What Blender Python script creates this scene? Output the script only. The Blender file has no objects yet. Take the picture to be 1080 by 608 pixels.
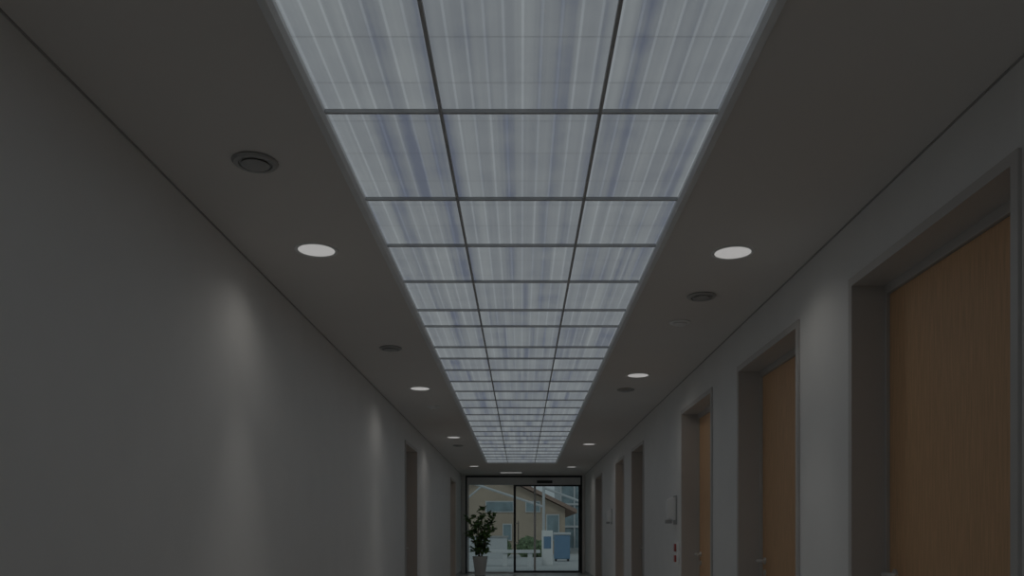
import bpy, bmesh, math, random
from mathutils import Vector, Matrix
random.seed(7)
S=bpy.context.scene
S.view_settings.view_transform='Standard'
EYE=0.99; CZ=2.565; XL=-1.561; XR=1.646; YB=-3.0; YE=21.7

# ---------------- materials ----------------
def mat(name,col,rough=0.6,metal=0.0,emis=None,estr=0.0,var=0.0,vscale=8.0,bump=0.0,bscale=200,mapscale=(1,1,1),spec=0.5):
    m=bpy.data.materials.new(name); m.use_nodes=True
    nt=m.node_tree; b=nt.nodes['Principled BSDF']
    b.inputs['Roughness'].default_value=rough; b.inputs['Metallic'].default_value=metal
    b.inputs['Specular IOR Level'].default_value=spec
    tc=nt.nodes.new('ShaderNodeTexCoord'); mp=nt.nodes.new('ShaderNodeMapping')
    mp.inputs['Scale'].default_value=mapscale
    nt.links.new(tc.outputs['Object'],mp.inputs['Vector'])
    n=nt.nodes.new('ShaderNodeTexNoise'); n.inputs['Scale'].default_value=vscale; n.inputs['Detail'].default_value=4
    nt.links.new(mp.outputs[0],n.inputs['Vector'])
    r=nt.nodes.new('ShaderNodeValToRGB')
    r.color_ramp.elements[0].position=0.3; r.color_ramp.elements[1].position=0.7
    r.color_ramp.elements[0].color=tuple(c*(1-var) for c in col)+(1,)
    r.color_ramp.elements[1].color=tuple(min(1,c*(1+var)) for c in col)+(1,)
    nt.links.new(n.outputs['Fac'],r.inputs['Fac']); nt.links.new(r.outputs[0],b.inputs['Base Color'])
    if bump>0:
        n2=nt.nodes.new('ShaderNodeTexNoise'); n2.inputs['Scale'].default_value=bscale
        nt.links.new(mp.outputs[0],n2.inputs['Vector'])
        bp=nt.nodes.new('ShaderNodeBump'); bp.inputs['Strength'].default_value=bump; bp.inputs['Distance'].default_value=0.002
        nt.links.new(n2.outputs['Fac'],bp.inputs['Height']); nt.links.new(bp.outputs[0],b.inputs['Normal'])
    if emis:
        b.inputs['Emission Color'].default_value=emis+(1,); b.inputs['Emission Strength'].default_value=estr
    return m
M_wall=mat('white_plaster',(0.82,0.815,0.80),0.85,var=0.015,vscale=3,bump=0.15,spec=0.2)
M_ceil=mat('ceiling_paint',(0.77,0.74,0.71),0.9,var=0.01,vscale=2,bump=0.1,spec=0.2)
M_floor=mat('grey_linoleum',(0.68,0.665,0.64),0.25,var=0.05,vscale=30)
M_frame=mat('grey_lacquer_frame',(0.56,0.54,0.515),0.35,var=0.01)
M_oak=mat('oak_veneer',(0.66,0.405,0.22),0.5,var=0.12,vscale=7,mapscale=(6,16,0.8),bump=0.1)
M_steel=mat('brushed_steel',(0.75,0.75,0.74),0.35,metal=0.6,var=0.05,vscale=60)
M_dark=mat('dark_anodised',(0.025,0.028,0.03),0.4,var=0.05)
M_gap=mat('shadow_gap_grey',(0.38,0.37,0.36),0.8,var=0.02)
M_grid=mat('grid_aluminium',(0.52,0.525,0.53),0.5,metal=0.0,var=0.05)
M_trim=mat('trim_aluminium',(0.85,0.86,0.87),0.4,metal=0.0,var=0.03)
M_white=mat('white_plastic',(0.88,0.88,0.87),0.4,var=0.01)
M_grey=mat('grey_plastic',(0.42,0.42,0.41),0.5,var=0.03)
M_red=mat('red_plastic',(0.40,0.05,0.04),0.4,var=0.03)
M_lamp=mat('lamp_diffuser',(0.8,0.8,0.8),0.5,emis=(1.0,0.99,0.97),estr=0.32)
M_leaf=mat('ficus_leaf',(0.15,0.27,0.09),0.45,var=0.4,vscale=9)
M_bark=mat('ficus_bark',(0.16,0.11,0.07),0.8,var=0.3,vscale=30)
M_soil=mat('soil',(0.05,0.035,0.025),0.95,var=0.4,vscale=60,bump=0.5)
M_pot=mat('pot_ceramic',(0.74,0.75,0.75),0.35,var=0.02)
M_beige=mat('beige_render',(0.50,0.41,0.32),0.85,var=0.10,vscale=1.2)
M_roof=mat('roof_tiles',(0.36,0.25,0.20),0.8,var=0.2,vscale=14)
M_blueg=mat('blue_glazing',(0.26,0.34,0.37),0.25,var=0.25,vscale=1.5)
M_wsteel=mat('white_steel',(0.6,0.62,0.63),0.4,var=0.02)
M_pave=mat('paving',(0.55,0.56,0.56),0.8,var=0.08,vscale=5)
M_bluebin=mat('blue_sheet',(0.17,0.29,0.43),0.4,var=0.05)
M_hedge=mat('shrub_leaves',(0.16,0.22,0.12),0.8,var=0.5,vscale=6,bump=0.6,bscale=20)
# glass
M_glass=bpy.data.materials.new('clear_glass'); M_glass.use_nodes=True
nt=M_glass.node_tree; nt.nodes.clear()
o=nt.nodes.new('ShaderNodeOutputMaterial'); mx=nt.nodes.new('ShaderNodeMixShader'); t=nt.nodes.new('ShaderNodeBsdfTransparent'); g=nt.nodes.new('ShaderNodeBsdfGlossy'); fr=nt.nodes.new('ShaderNodeFresnel')
fr.inputs[0].default_value=1.35; t.inputs[0].default_value=(0.86,0.91,0.91,1); g.inputs['Roughness'].default_value=0.03
nt.links.new(fr.outputs[0],mx.inputs[0]); nt.links.new(t.outputs[0],mx.inputs[1]); nt.links.new(g.outputs[0],mx.inputs[2]); nt.links.new(mx.outputs[0],o.inputs[0])

# luminous polycarbonate
def math_node(nt,op,a,b=None):
    n=nt.nodes.new('ShaderNodeMath'); n.operation=op
    for i,v in enumerate((a,b)):
        if v is None: continue
        if isinstance(v,(int,float)): n.inputs[i].default_value=v
        else: nt.links.new(v,n.inputs[i])
    return n.outputs[0]
M_pc=bpy.data.materials.new('luminous_polycarbonate'); M_pc.use_nodes=True
nt=M_pc.node_tree; b=nt.nodes['Principled BSDF']; b.inputs['Roughness'].default_value=0.4
b.inputs['Base Color'].default_value=(0.30,0.31,0.32,1)
tc=nt.nodes.new('ShaderNodeTexCoord'); oi=nt.nodes.new('ShaderNodeObjectInfo')
sep=nt.nodes.new('ShaderNodeSeparateXYZ'); nt.links.new(tc.outputs['Object'],sep.inputs[0])
def comb(x,y,z):
    c=nt.nodes.new('ShaderNodeCombineXYZ')
    for i,v in enumerate((x,y,z)):
        if isinstance(v,(int,float)): c.inputs[i].default_value=v
        else: nt.links.new(v,c.inputs[i])
    return c.outputs[0]
X=sep.outputs[0]; Y=sep.outputs[1]; R=math_node(nt,'MULTIPLY',oi.outputs['Random'],37.0)
def noise(vec,detail=2):
    n=nt.nodes.new('ShaderNodeTexNoise'); n.inputs['Scale'].default_value=1; n.inputs['Detail'].default_value=detail
    nt.links.new(vec,n.inputs['Vector']); return n.outputs['Fac']
broad=noise(comb(math_node(nt,'MULTIPLY',X,13.0),math_node(nt,'MULTIPLY',Y,0.06),R),1)
fine=noise(comb(math_node(nt,'MULTIPLY',X,60.0),math_node(nt,'MULTIPLY',Y,0.05),math_node(nt,'ADD',R,9.0)),1)
cloud=noise(comb(math_node(nt,'MULTIPLY',X,5.0),math_node(nt,'MULTIPLY',Y,5.0),math_node(nt,'ADD',R,21.0)),3)
mix=math_node(nt,'ADD',math_node(nt,'MULTIPLY',broad,0.62),math_node(nt,'ADD',math_node(nt,'MULTIPLY',fine,0.18),math_node(nt,'MULTIPLY',cloud,0.20)))
cr=nt.nodes.new('ShaderNodeValToRGB'); e=cr.color_ramp.elements
e[0].position=0.34; e[0].color=(0.080,0.094,0.126,1); e[1].position=0.66; e[1].color=(0.170,0.188,0.197,1)
e2=e.new(0.46); e2.color=(0.128,0.143,0.157,1)
nt.links.new(mix,cr.inputs[0])
# thin bright ribs along Y
rib=math_node(nt,'LESS_THAN',math_node(nt,'FRACT',math_node(nt,'MULTIPLY',X,1/0.0605)),0.14)
ribv=math_node(nt,'ADD',1.0,math_node(nt,'MULTIPLY',rib,0.26))
# faint cross seams
sm=math_node(nt,'LESS_THAN',math_node(nt,'FRACT',math_node(nt,'MULTIPLY',math_node(nt,'ADD',Y,0.05),1/0.27)),0.03)
smv=math_node(nt,'SUBTRACT',1.0,math_node(nt,'MULTIPLY',sm,0.2))
nt.links.new(cr.outputs[0],b.inputs['Emission Color'])
nt.links.new(math_node(nt,'MULTIPLY',ribv,smv),b.inputs['Emission Strength'])

# ---------------- geometry helpers ----------------
def empty(name,loc=(0,0,0)):
    e=bpy.data.objects.new(name,None); e.location=loc; S.collection.objects.link(e); return e
def finish(name,bm,m,parent=None,smooth=False,bevel=0):
    me=bpy.data.meshes.new(name); bmesh.ops.recalc_face_normals(bm,faces=bm.faces); bm.to_mesh(me); bm.free()
    if smooth:
        for p in me.polygons: p.use_smooth=True
    ob=bpy.data.objects.new(name,me)
    for mm in (m if isinstance(m,list) else [m]): me.materials.append(mm)
    S.collection.objects.link(ob)
    if parent: ob.parent=parent
    if bevel:
        bv=ob.modifiers.new('bevel','BEVEL'); bv.width=bevel; bv.segments=2
    return ob
def addbox(bm,x0,x1,y0,y1,z0,z1):
    vs=[bm.verts.new((x,y,z)) for x in (x0,x1) for y in (y0,y1) for z in (z0,z1)]
    for f in ((0,1,3,2),(4,6,7,5),(0,4,5,1),(2,3,7,6),(0,2,6,4),(1,5,7,3)): bm.faces.new([vs[i] for i in f])
def boxes(name,bl,m,parent=None,bevel=0):
    bm=bmesh.new()
    for b_ in bl: addbox(bm,*b_)
    return finish(name,bm,m,parent,bevel=bevel)
def lathe(name,prof,m,loc=(0,0,0),parent=None,n=40,smooth=True):
    bm=bmesh.new(); rings=[]
    for r,z in prof:
        if r<1e-5: rings.append([bm.verts.new((0,0,z))])
        else: rings.append([bm.verts.new((r*math.cos(2*math.pi*i/n),r*math.sin(2*math.pi*i/n),z)) for i in range(n)])
    for a,c in zip(rings,rings[1:]):
        for i in range(n):
            j=(i+1)%n
            if len(a)==1 and len(c)==1: continue
            if len(a)==1: bm.faces.new((a[0],c[j],c[i]))
            elif len(c)==1: bm.faces.new((a[i],a[j],c[0]))
            else: bm.faces.new((a[i],a[j],c[j],c[i]))
    ob=finish(name,bm,m,parent,smooth); ob.location=loc
    if smooth:
        es=ob.modifiers.new('es','EDGE_SPLIT'); es.split_angle=math.radians(35)
    return ob
def tube(bm,pts,radii,n=8):
    rings=[]
    for i,p in enumerate(pts):
        d=(pts[min(i+1,len(pts)-1)]-pts[max(i-1,0)]).normalized()
        a=d.cross(Vector((0.3,0.9,0.1))).normalized(); c=d.cross(a)
        rings.append([bm.verts.new(p+radii[i]*(a*math.cos(2*math.pi*k/n)+c*math.sin(2*math.pi*k/n))) for k in range(n)])
    for r0,r1 in zip(rings,rings[1:]):
        for k in range(n): bm.faces.new((r0[k],r0[(k+1)%n],r1[(k+1)%n],r1[k]))
    bm.faces.new(rings[0]); bm.faces.new(rings[-1])

# ---------------- room shell ----------------
OT=2.236; DEP=0.165; TH=0.24
R_doors=[(0.55,1.9),(2.774,4.137),(4.959,6.296),(7.204,8.518),(11.22,12.38),(13.4,14.48),(17.0,18.4)]
L_doors=[(11.17,12.38),(18.3,19.6)]
def wall(name,xi,sgn,doors,y0,y1):
    xo=xi+sgn*TH; a,c=min(xi,xo),max(xi,xo); bl=[]; y=y0
    for d0,d1 in doors:
        bl.append((a,c,y,d0,0,CZ)); bl.append((a,c,d0,d1,OT,CZ)); y=d1
    bl.append((a,c,y,y1,0,CZ)); return boxes(name,bl,M_wall)
wall('wall_right',XR,1,R_doors,YB,YE+0.1)
wall('wall_left',XL,-1,L_doors,YB,YE+0.1)
boxes('wall_back',[(XL,XR,YB-0.15,YB,0,CZ)],M_wall)
boxes('wall_front',[(XL,-1.455,YE-.06,YE+.1,0,CZ),(1.575,XR,YE-.06,YE+.1,0,CZ),(-1.455,1.575,YE-.06,YE+.1,2.544,CZ)],M_wall)
boxes('floor',[(XL-TH,XR+TH,YB-0.15,YE+0.1,-0.12,0)],M_floor)
# ceiling with opening for the luminous strip
PX0,PX1=-0.731,0.731; PY0,PY1=-2.4,18.0; T=0.2
boxes('ceiling',[(XL-TH,PX0-.035,YB-.15,YE+.1,CZ,CZ+T),(PX1+.035,XR+TH,YB-.15,YE+.1,CZ,CZ+T),
  (PX0-.035,PX1+.035,YB-.15,PY0-.035,CZ,CZ+T),(PX0-.035,PX1+.035,PY1+.035,YE+.1,CZ,CZ+T),
  (PX0-.035,PX1+.035,PY0-.035,PY1+.035,CZ+.12,CZ+T)],M_ceil)
boxes('trim_1',[(XL,XL+.006,YB,YE-.06,CZ-.007,CZ)],M_gap)  # grey strips paint the shade of the gap between wall and ceiling
boxes('trim_2',[(XR-.006,XR,YB,YE-.06,CZ-.007,CZ)],M_gap)
def baseboard(name,x0,x1,doors):
    bl=[];y=YB
    for a,c in doors: bl.append((x0,x1,y,a-.04,0,.07)); y=c+.04
    bl.append((x0,x1,y,YE-.06,0,.07)); boxes(name,bl,M_grey)
baseboard('baseboard_left',XL,XL+.012,L_doors); baseboard('baseboard_right',XR-.012,XR,R_doors)

# ---------------- luminous ceiling ----------------
lum=empty('luminous_ceiling_panel')
rows=[-2.4,-1.7,-0.9,-0.1,0.7,1.5,2.30,3.108,3.915,4.544,5.191,5.848,6.30,7.0,7.45,7.97]
y=7.97
while y<17.5: y+=0.59; rows.append(y)
rows[-1]=18.0
cols=[PX0,-0.300,0.293,PX1]
k=0
for i in range(len(rows)-1):
    for j in range(3):
        k+=1
        boxes('diffuser_%d'%k,[(cols[j],cols[j+1],rows[i],rows[i+1],CZ+.012,CZ+.022)],M_pc,lum)
w=.0062
bl=[(c-w,c+w,PY0,PY1,CZ-.004,CZ+.012) for c in cols[1:3]]
bl+=[(PX0,PX1,r-w*.9,r+w*.9,CZ-.003,CZ+.012) for r in rows[1:-1]]
boxes('grid_bars',bl,M_grid,lum)
# edge profile: bevelled extrusion that stands 20 mm below the ceiling
fw=.040
bm=bmesh.new()
for s in (-1,1):
    x_=[PX1+.002,PX1+.014,PX1+fw,PX1+fw,PX1+.002]; z_=[CZ-.002,CZ-.018,CZ-.018,CZ+.0,CZ+.012]
    a=[bm.verts.new((s*x,PY0-fw,z)) for x,z in zip(x_,z_)]; c=[bm.verts.new((s*x,PY1+fw,z)) for x,z in zip(x_,z_)]
    bm.faces.new(a); bm.faces.new(c)
    for i in range(5): bm.faces.new((a[i],a[(i+1)%5],c[(i+1)%5],c[i]))
addbox(bm,PX0-.002,PX1+.002,PY0-fw,PY0-.002,CZ-.018,CZ+.012); addbox(bm,PX0-.002,PX1+.002,PY1+.002,PY1+fw,CZ-.018,CZ+.012)
finish('edge_frame',bm,M_trim,lum)

# ---------------- downlights ----------------
def downlight(x,y,P=2.1,PB=9.5):
    e=empty('recessed_downlight',(x,y,CZ))
    lathe('trim_ring',[(.100,0),(.100,-.004),(.116,-.006),(.120,-.002),(.120,0),(.100,0)],M_white,parent=e)
    lathe('diffuser',[(.101,0),(.101,-.0035),(0,-.0035)],M_lamp,parent=e,smooth=False)
    for nm,en,sz,bl in (('lamp_wide',P,150,.8),('lamp_beam',PB,58,1.0)):  # narrow second spot is added fill, bounced off the floor for ambient
        l=bpy.data.lights.new(nm,'SPOT'); l.energy=en; l.spot_size=math.radians(sz); l.spot_blend=bl; l.shadow_soft_size=.05; l.color=(1,.965,.91)
        o=bpy.data.objects.new(nm,l); S.collection.objects.link(o); o.parent=e; o.location=(0,0,-.03)
for x,y in [(-1.12,.2),(1.17,.2),(-1.13,4.6),(1.175,4.64),(-1.087,8.94),(1.146,8.2),(1.165,14.4),(-1.09,13.4),(-1.08,19.0),(1.15,19.2)]:
    downlight(x,y)
def speaker(x,y):
    e=empty('ceiling_vent',(x,y,CZ))
    lathe('collar',[(.055,0),(.09,0),(.095,-.006),(.088,-.014),(.07,-.016),(.066,-.008),(.055,-.008)],M_grey,parent=e)
    lathe('disc_valve',[(0,-.026),(.045,-.025),(.058,-.018),(.05,-.010),(.02,0)],M_grey,parent=e)
for x,y in [(-1.12,3.51),(-1.098,7.0),(1.183,5.48),(-1.11,14.6),(1.125,9.0)]: speaker(x,y)
def smoke(x,y):
    e=empty('smoke_detector',(x,y,CZ))
    lathe('base',[(0,0),(.075,0),(.078,-.006),(.07,-.01),(0,-.01)],M_white,parent=e)
    lathe('sensor_head',[(.05,-.01),(.052,-.018),(.04,-.024),(0,-.026)],M_white,parent=e)
smoke(1.17,6.16); smoke(-1.077,10.2)
e=empty('door_motion_sensor',(-.26,20.7,CZ))  # linear ceiling light with a glowing slot, not a sensor
boxes('housing',[(-.30,.30,-.06,.06,-.02,0)],M_white,e,bevel=.004)
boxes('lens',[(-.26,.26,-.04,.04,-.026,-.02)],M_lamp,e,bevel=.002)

# ---------------- doors ----------------
def lever(parent,xf,sgn,y,z,dirn):
    # sgn: direction from door surface into corridor
    bm=bmesh.new()
    tube(bm,[Vector((xf,y,z)),Vector((xf+sgn*.008,y,z))],[.026,.026],20)
    tube(bm,[Vector((xf+sgn*.006,y,z)),Vector((xf+sgn*.055,y,z))],[.011,.011],12)
    tube(bm,[Vector((xf+sgn*.055,y-dirn*.008,z)),Vector((xf+sgn*.058,y+dirn*.06,z)),Vector((xf+sgn*.055,y+dirn*.130,z))],[.012,.011,.010],12)
    tube(bm,[Vector((xf,y,z-.09)),Vector((xf+sgn*.008,y,z-.09))],[.026,.026],20)
    finish('lever_handle',bm,M_steel,parent,smooth=False)
def door(n,xi,sgn,d0,d1):
    # sgn: +1 wall lies at larger x ; corridor on the other side
    e=empty('door_%d'%n)
    f=lambda a,b_:(min(xi+sgn*a,xi+sgn*b_),max(xi+sgn*a,xi+sgn*b_))
    c=.03; p=-.014
    x0,x1=f(p,DEP+.055)
    t=.012
    # lining + face
    boxes('frame',[(x0,x1,d0,d0+t,0,OT),(x0,x1,d1-t,d1,0,OT),(x0,x1,d0+t,d1-t,OT-t,OT),
        (*f(p,0),d0-c,d0,0,OT+c),(*f(p,0),d1,d1+c,0,OT+c),(*f(p,0),d0,d1,OT,OT+c),
        (*f(DEP-.015,DEP+.055),d0+t,d0+t+.02,0,OT-t),(*f(DEP-.015,DEP+.055),d1-t-.02,d1-t,0,OT-t),
        (*f(DEP-.015,DEP+.055),d0+t+.02,d1-t-.02,2.18,OT-t)],M_frame,e)
    boxes('leaf',[(*f(DEP,DEP+.045),d0+t+.022,d1-t-.022,.006,2.177)],M_oak,e,bevel=.002)
    lever(e,xi+sgn*DEP,-sgn,d1-.10,.80,-1)
    bm=bmesh.new()
    for z in (.3,1.1,1.95): tube(bm,[Vector((xi+sgn*(DEP-.005),d0+t+.012,z-.05)),Vector((xi+sgn*(DEP-.005),d0+t+.012,z+.05))],[.009,.009],10)
    finish('hinges',bm,M_steel,e)
for i,(a,c) in enumerate(R_doors): door(i+1,XR,1,a,c)
for i,(a,c) in enumerate(L_doors): door(i+8,XL,-1,a,c)

# ---------------- wall devices ----------------
def dispenser(y,z,s=1):
    e=empty('soap_dispenser',(XR-.001,y,z))
    bm=bmesh.new()
    prof=[(0,.11),(-.05,.11),(-.085,.085),(-.09,.0),(-.075,-.09),(-.03,-.11),(0,-.11)]
    a=[bm.verts.new((x*s,-.055*s,zz*s)) for x,zz in prof]; b_=[bm.verts.new((x*s,.055*s,zz*s)) for x,zz in prof]
    bm.faces.new(a); bm.faces.new(b_)
    for i in range(len(prof)):
        j=(i+1)%len(prof); bm.faces.new((a[i],a[j],b_[j],b_[i]))
    finish('housing',bm,M_white,e,bevel=.006)
    boxes('press_lever',[(-.10*s,-.04*s,-.03*s,.03*s,-.14*s,-.105*s)],M_grey,e,bevel=.004)
    boxes('back_plate',[(-.012*s,0,-.075*s,.075*s,-.15*s,.13*s)],M_grey,e,bevel=.003)
dispenser(8.9,1.27,1.1); dispenser(15.2,1.34)
e=empty('fire_call_point',(XR,8.75,.80))
boxes('back_plate',[(-.03,0,-.05,.05,-.11,.12)],M_white,e,bevel=.004)
boxes('call_button',[(-.042,-.03,-.04,.04,.02,.10)],M_red,e,bevel=.003)
boxes('lower_button',[(-.042,-.03,-.04,.04,-.09,-.02)],M_red,e,bevel=.003)

# ---------------- glass sliding door ----------------
gd=empty('door_10')
boxes('outer_frame',[(-1.455,-1.41,YE-.06,YE+.06,0,2.544),(1.53,1.575,YE-.06,YE+.06,0,2.544),(-1.41,1.53,YE-.06,YE+.06,2.49,2.544)],M_dark,gd)
boxes('transom',[(-1.41,1.53,YE-.05,YE+.05,2.30,2.49)],M_trim,gd)
boxes('leaf_frame',[(-.205,-.145,YE-.05,YE-.01,0.01,2.30),(1.48,1.53,YE-.05,YE-.01,.01,2.30),(-.145,1.48,YE-.05,YE-.01,.01,.07),(-.145,1.48,YE-.05,YE-.01,2.26,2.30)],M_dark,gd)
boxes('mullions',[(.32,.375,YE-.045,YE-.015,.07,2.26),(-1.40,-1.37,YE+.01,YE+.04,0,2.30),(-1.41,-.205,YE+.01,YE+.04,0,.04)],M_steel,gd)
boxes('glass_panes',[(-1.41,-.17,YE+.02,YE+.028,.0,2.30),(-.145,.32,YE-.034,YE-.026,.07,2.26),(.375,1.48,YE-.034,YE-.026,.07,2.26)],M_glass,gd)
boxes('sensor_bar',[(.40,.80,YE-.10,YE-.05,2.34,2.41)],M_dark,gd,bevel=.005)
bm=bmesh.new(); tube(bm,[Vector((-.08,YE-.08,.75)),Vector((-.08,YE-.08,1.35))],[.012,.012],10)
tube(bm,[Vector((-.08,YE-.08,.8)),Vector((-.175,YE-.04,.8))],[.008,.008],8); tube(bm,[Vector((-.08,YE-.08,1.3)),Vector((-.175,YE-.04,1.3))],[.008,.008],8)
finish('pull_bar',bm,M_steel,gd)

# ---------------- potted plant ----------------
pl=empty('potted_ficus',(-1.02,20.6,0))
lathe('pot',[(0,0),(.12,0),(.125,.01),(.185,.45),(.19,.47),(.175,.47),(.165,.43),(0,.43)],M_pot,parent=pl)
lathe('soil',[(.168,.425),(.1,.437),(0,.44)],M_soil,parent=pl)
bm=bmesh.new(); tips=[]
for s in range(8):
    a=s*2*math.pi/7+random.uniform(-.3,.3); lean=random.uniform(.12,.32); ht=random.uniform(1.05,1.5) if s else 1.66
    if s==0: lean=.04
    pts=[]
    for i in range(6):
        t_=i/5; rr=.03+lean*t_**1.3
        pts.append(Vector((rr*math.cos(a)+random.uniform(-.012,.012),rr*math.sin(a),.40+(ht-.45)*t_)))
    tube(bm,pts,[.013-.0018*i for i in range(6)],7)
    for i in range(1,6):
        for q in range(2):
            ba=random.uniform(0,6.28); p=pts[i]; L=random.uniform(.08,.17)*(1.1-.5*i/5+.2)
            tip=p+Vector((math.cos(ba)*L,math.sin(ba)*L,random.uniform(.02,.12)))
            tube(bm,[p,(p+tip)/2+Vector((0,0,.01)),tip],[.005,.004,.002],5)
            tips.append((p,tip))
    tips.append((pts[-2],pts[-1]))
finish('branches',bm,M_bark,pl)
bm=bmesh.new()
def leaf(base,d,L):
    d=d.normalized(); up=Vector((0,0,1)); side=d.cross(up)
    if side.length<.1: side=Vector((1,0,0))
    side.normalize(); up=side.cross(d); roll=random.uniform(-.7,.7)
    side,up=side*math.cos(roll)+up*math.sin(roll), up*math.cos(roll)-side*math.sin(roll)
    W=L*.27; mid=[base,base+d*L*.3-up*.004,base+d*L*.65-up*L*.05,base+d*L-up*L*.16]
    l=[mid[i]+side*W*wf+up*L*.05 for i,wf in ((1,.9),(2,.85))]; r=[mid[i]-side*W*wf+up*L*.05 for i,wf in ((1,.9),(2,.85))]
    V=[bm.verts.new(v) for v in mid+l+r]
    for f in ((0,1,4),(1,2,5,4),(2,3,5),(0,6,1),(1,6,7,2),(2,7,3)): bm.faces.new([V[i] for i in f])
for p,tip in tips:
    for q in range(7):
        t_=random.uniform(.25,1.0); base=p.lerp(tip,t_)
        d=(tip-p).normalized()*.5+Vector((random.uniform(-1,1),random.uniform(-1,1),random.uniform(-.5,.6)))
        leaf(base,d,random.uniform(.10,.16))
finish('leaves',bm,M_leaf,pl)

# ---------------- outside ----------------
boxes('ground_paving',[(-30,30,YE+.1,70,-.12,-.0)],M_pave)
bd=empty('gabled_building',(0,0,0))
bm=bmesh.new(); y0,y1=44,54
pr=[(-9,0),(2.3,0),(2.3,2.4),(-1.6,4.3),(-9,1.6)]
a=[bm.verts.new((x,y0,z)) for x,z in pr]; c=[bm.verts.new((x,y1,z)) for x,z in pr]
bm.faces.new(a); bm.faces.new(c)
for i in range(5): bm.faces.new((a[i],a[(i+1)%5],c[(i+1)%5],c[i]))
finish('walls',bm,M_beige,bd)
bm=bmesh.new()
for (xa,za,xb,zb) in ((-9.5,1.47,-1.6,4.36),(-1.6,4.36,2.9,2.15)):
    v=[bm.verts.new(q) for q in ((xa,y0-.5,za),(xb,y0-.5,zb),(xb,y1+.5,zb),(xa,y1+.5,za),(xa,y0-.5,za+.2),(xb,y0-.5,zb+.2),(xb,y1+.5,zb+.2),(xa,y1+.5,za+.2))]
    for f in ((0,1,2,3),(4,5,6,7),(0,1,5,4),(1,2,6,5),(2,3,7,6),(3,0,4,7)): bm.faces.new([v[i] for i in f])
finish('roof',bm,M_roof,bd)
wins=[(-1.9,2.2,1.5,.6),(.2,2.2,.8,.6),(1.3,.7,.7,1.4),(-1.0,.7,.5,.9)]
boxes('window_frames',[(x,x+ww,y0-.06,y0,z,z+hh) for x,z,ww,hh in wins],M_wsteel,bd)
boxes('window_glass',[(x+.06,x+ww-.06,y0-.08,y0-.06,z+.06,z+hh-.06) for x,z,ww,hh in wins],M_blueg,bd)
cb=empty('glazed_office_building')
boxes('glazing',[(2.6,14,56,66,0,9),(-14,-1.0,56,66,0,6.2)],M_blueg,cb)
boxes('facade_grid',[(2.6+i*.9,2.7+i*.9,55.92,56,0,9) for i in range(12)]+[(2.6,14,55.9,56,z,z+.14) for z in (0,1.5,3,4.5,6,8.8)]+[(-14+i*1.3,-13.9+i*1.3,55.92,56,0,6.2) for i in range(10)]+[(-14,-1,55.9,56,z,z+.14) for z in (1.5,3,4.5,6)],M_wsteel,cb)
cn=empty('entrance_canopy')
bm=bmesh.new()
for x in (-2.4,-.9,.6,2.1,):
    tube(bm,[Vector((x,YE+1.2,2.75)),Vector((x+.5,YE+8,3.3))],[.04,.04],8)
for yy in (2.5,4.5,6.5):
    tube(bm,[Vector((-2.6,YE+yy,2.75+.08*yy)),Vector((2.8,YE+yy,2.75+.08*yy))],[.03,.03],8)
for x in (-2.4,.75,2.6):
    tube(bm,[Vector((x,YE+6.5,0)),Vector((x,YE+6.5,3.25))],[.05,.05],10)
tube(bm,[Vector((.75,YE+6.5,2.6)),Vector((2.6,YE+6.5,1.9))],[.04,.04],8)
tube(bm,[Vector((-2.4,YE+6.5,3.0)),Vector((.75,YE+6.5,1.95))],[.04,.04],8)
tube(bm,[Vector((-2.4,YE+6.5,1.75)),Vector((-.7,YE+6.5,3.2))],[.03,.03],8)
finish('steel_frame',bm,M_wsteel,cn)
bn=empty('concrete_bench',(0,0,0))
boxes('seat',[(-1.6,.6,26.6,27.1,.42,.52)],M_pot,bn,bevel=.01)
boxes('supports',[(-1.4,-1.25,26.65,27.05,0,.42),(.2,.35,26.65,27.05,0,.42),(-.6,-.45,26.65,27.05,0,.42)],M_pot,bn)
kb=empty('info_pillar',(0.85,27.5,0))
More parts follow.
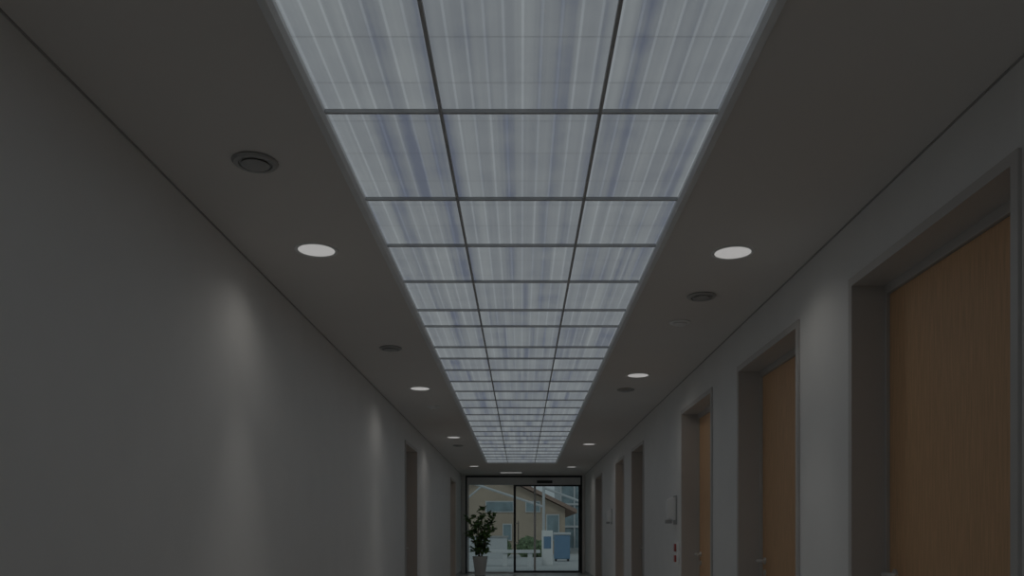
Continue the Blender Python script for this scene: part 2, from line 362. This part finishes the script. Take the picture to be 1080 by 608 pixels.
boxes('body',[(-.18,.18,-.1,.1,0,1.15)],M_white,kb,bevel=.01)
boxes('blue_panel',[(-.12,.12,-.11,-.1,.55,.95)],M_bluebin,kb)
rc=empty('recycling_container',(1.55,32,0))
boxes('body',[(-.3,.3,-.3,.3,.08,1.0)],M_bluebin,rc,bevel=.04)
boxes('lid',[(-.33,.33,-.33,.33,1.0,1.1)],M_wsteel,rc,bevel=.03)
boxes('feet',[(-.27,-.2,-.27,.27,0,.08),(.2,.27,-.27,.27,0,.08)],M_dark,rc)
hd=empty('low_garden_wall'); boxes('blocks',[(-12,-0.6,35,35.3,0,.9),(2.6,12,35,35.3,0,.9)],M_wsteel,hd); boxes('coping',[(-12,-.55,34.95,35.35,.9,.97),(2.55,12,34.95,35.35,.9,.97)],M_grey,hd)
# shrubs behind the low wall
bm=bmesh.new()
for cx,cy,cr_ in ((-1.6,36.6,.55),(-.9,36.9,.45),(.3,38,.5),(.9,38.2,.4)):
    r_=bmesh.ops.create_icosphere(bm,subdivisions=4,radius=cr_)
    for v in r_['verts']:
        v.co*=1+random.uniform(-.14,.14); v.co+=Vector((cx,cy,cr_*.85))
finish('garden_shrubs',bm,M_hedge)

# ---------------- world / camera ----------------
W=bpy.data.worlds.new('sky'); S.world=W; W.use_nodes=True
nt=W.node_tree; bg=nt.nodes['Background']
bg.inputs[0].default_value=(0.72,0.80,0.85,1); bg.inputs[1].default_value=0.28
sun=bpy.data.lights.new('sun','SUN'); sun.energy=0.25; sun.angle=.2; so=bpy.data.objects.new('sun',sun); so.rotation_euler=(math.radians(50),0,math.radians(-25)); S.collection.objects.link(so)
cam=bpy.data.cameras.new('camera'); cam.sensor_width=36; cam.sensor_fit='HORIZONTAL'; cam.lens=880/1080*36
cam.shift_x=-10/1080; cam.shift_y=261/1080; cam.clip_start=.05; cam.clip_end=300
co=bpy.data.objects.new('camera',cam); co.location=(0,0,EYE); co.rotation_euler=(math.radians(90),0,0); S.collection.objects.link(co); S.camera=co
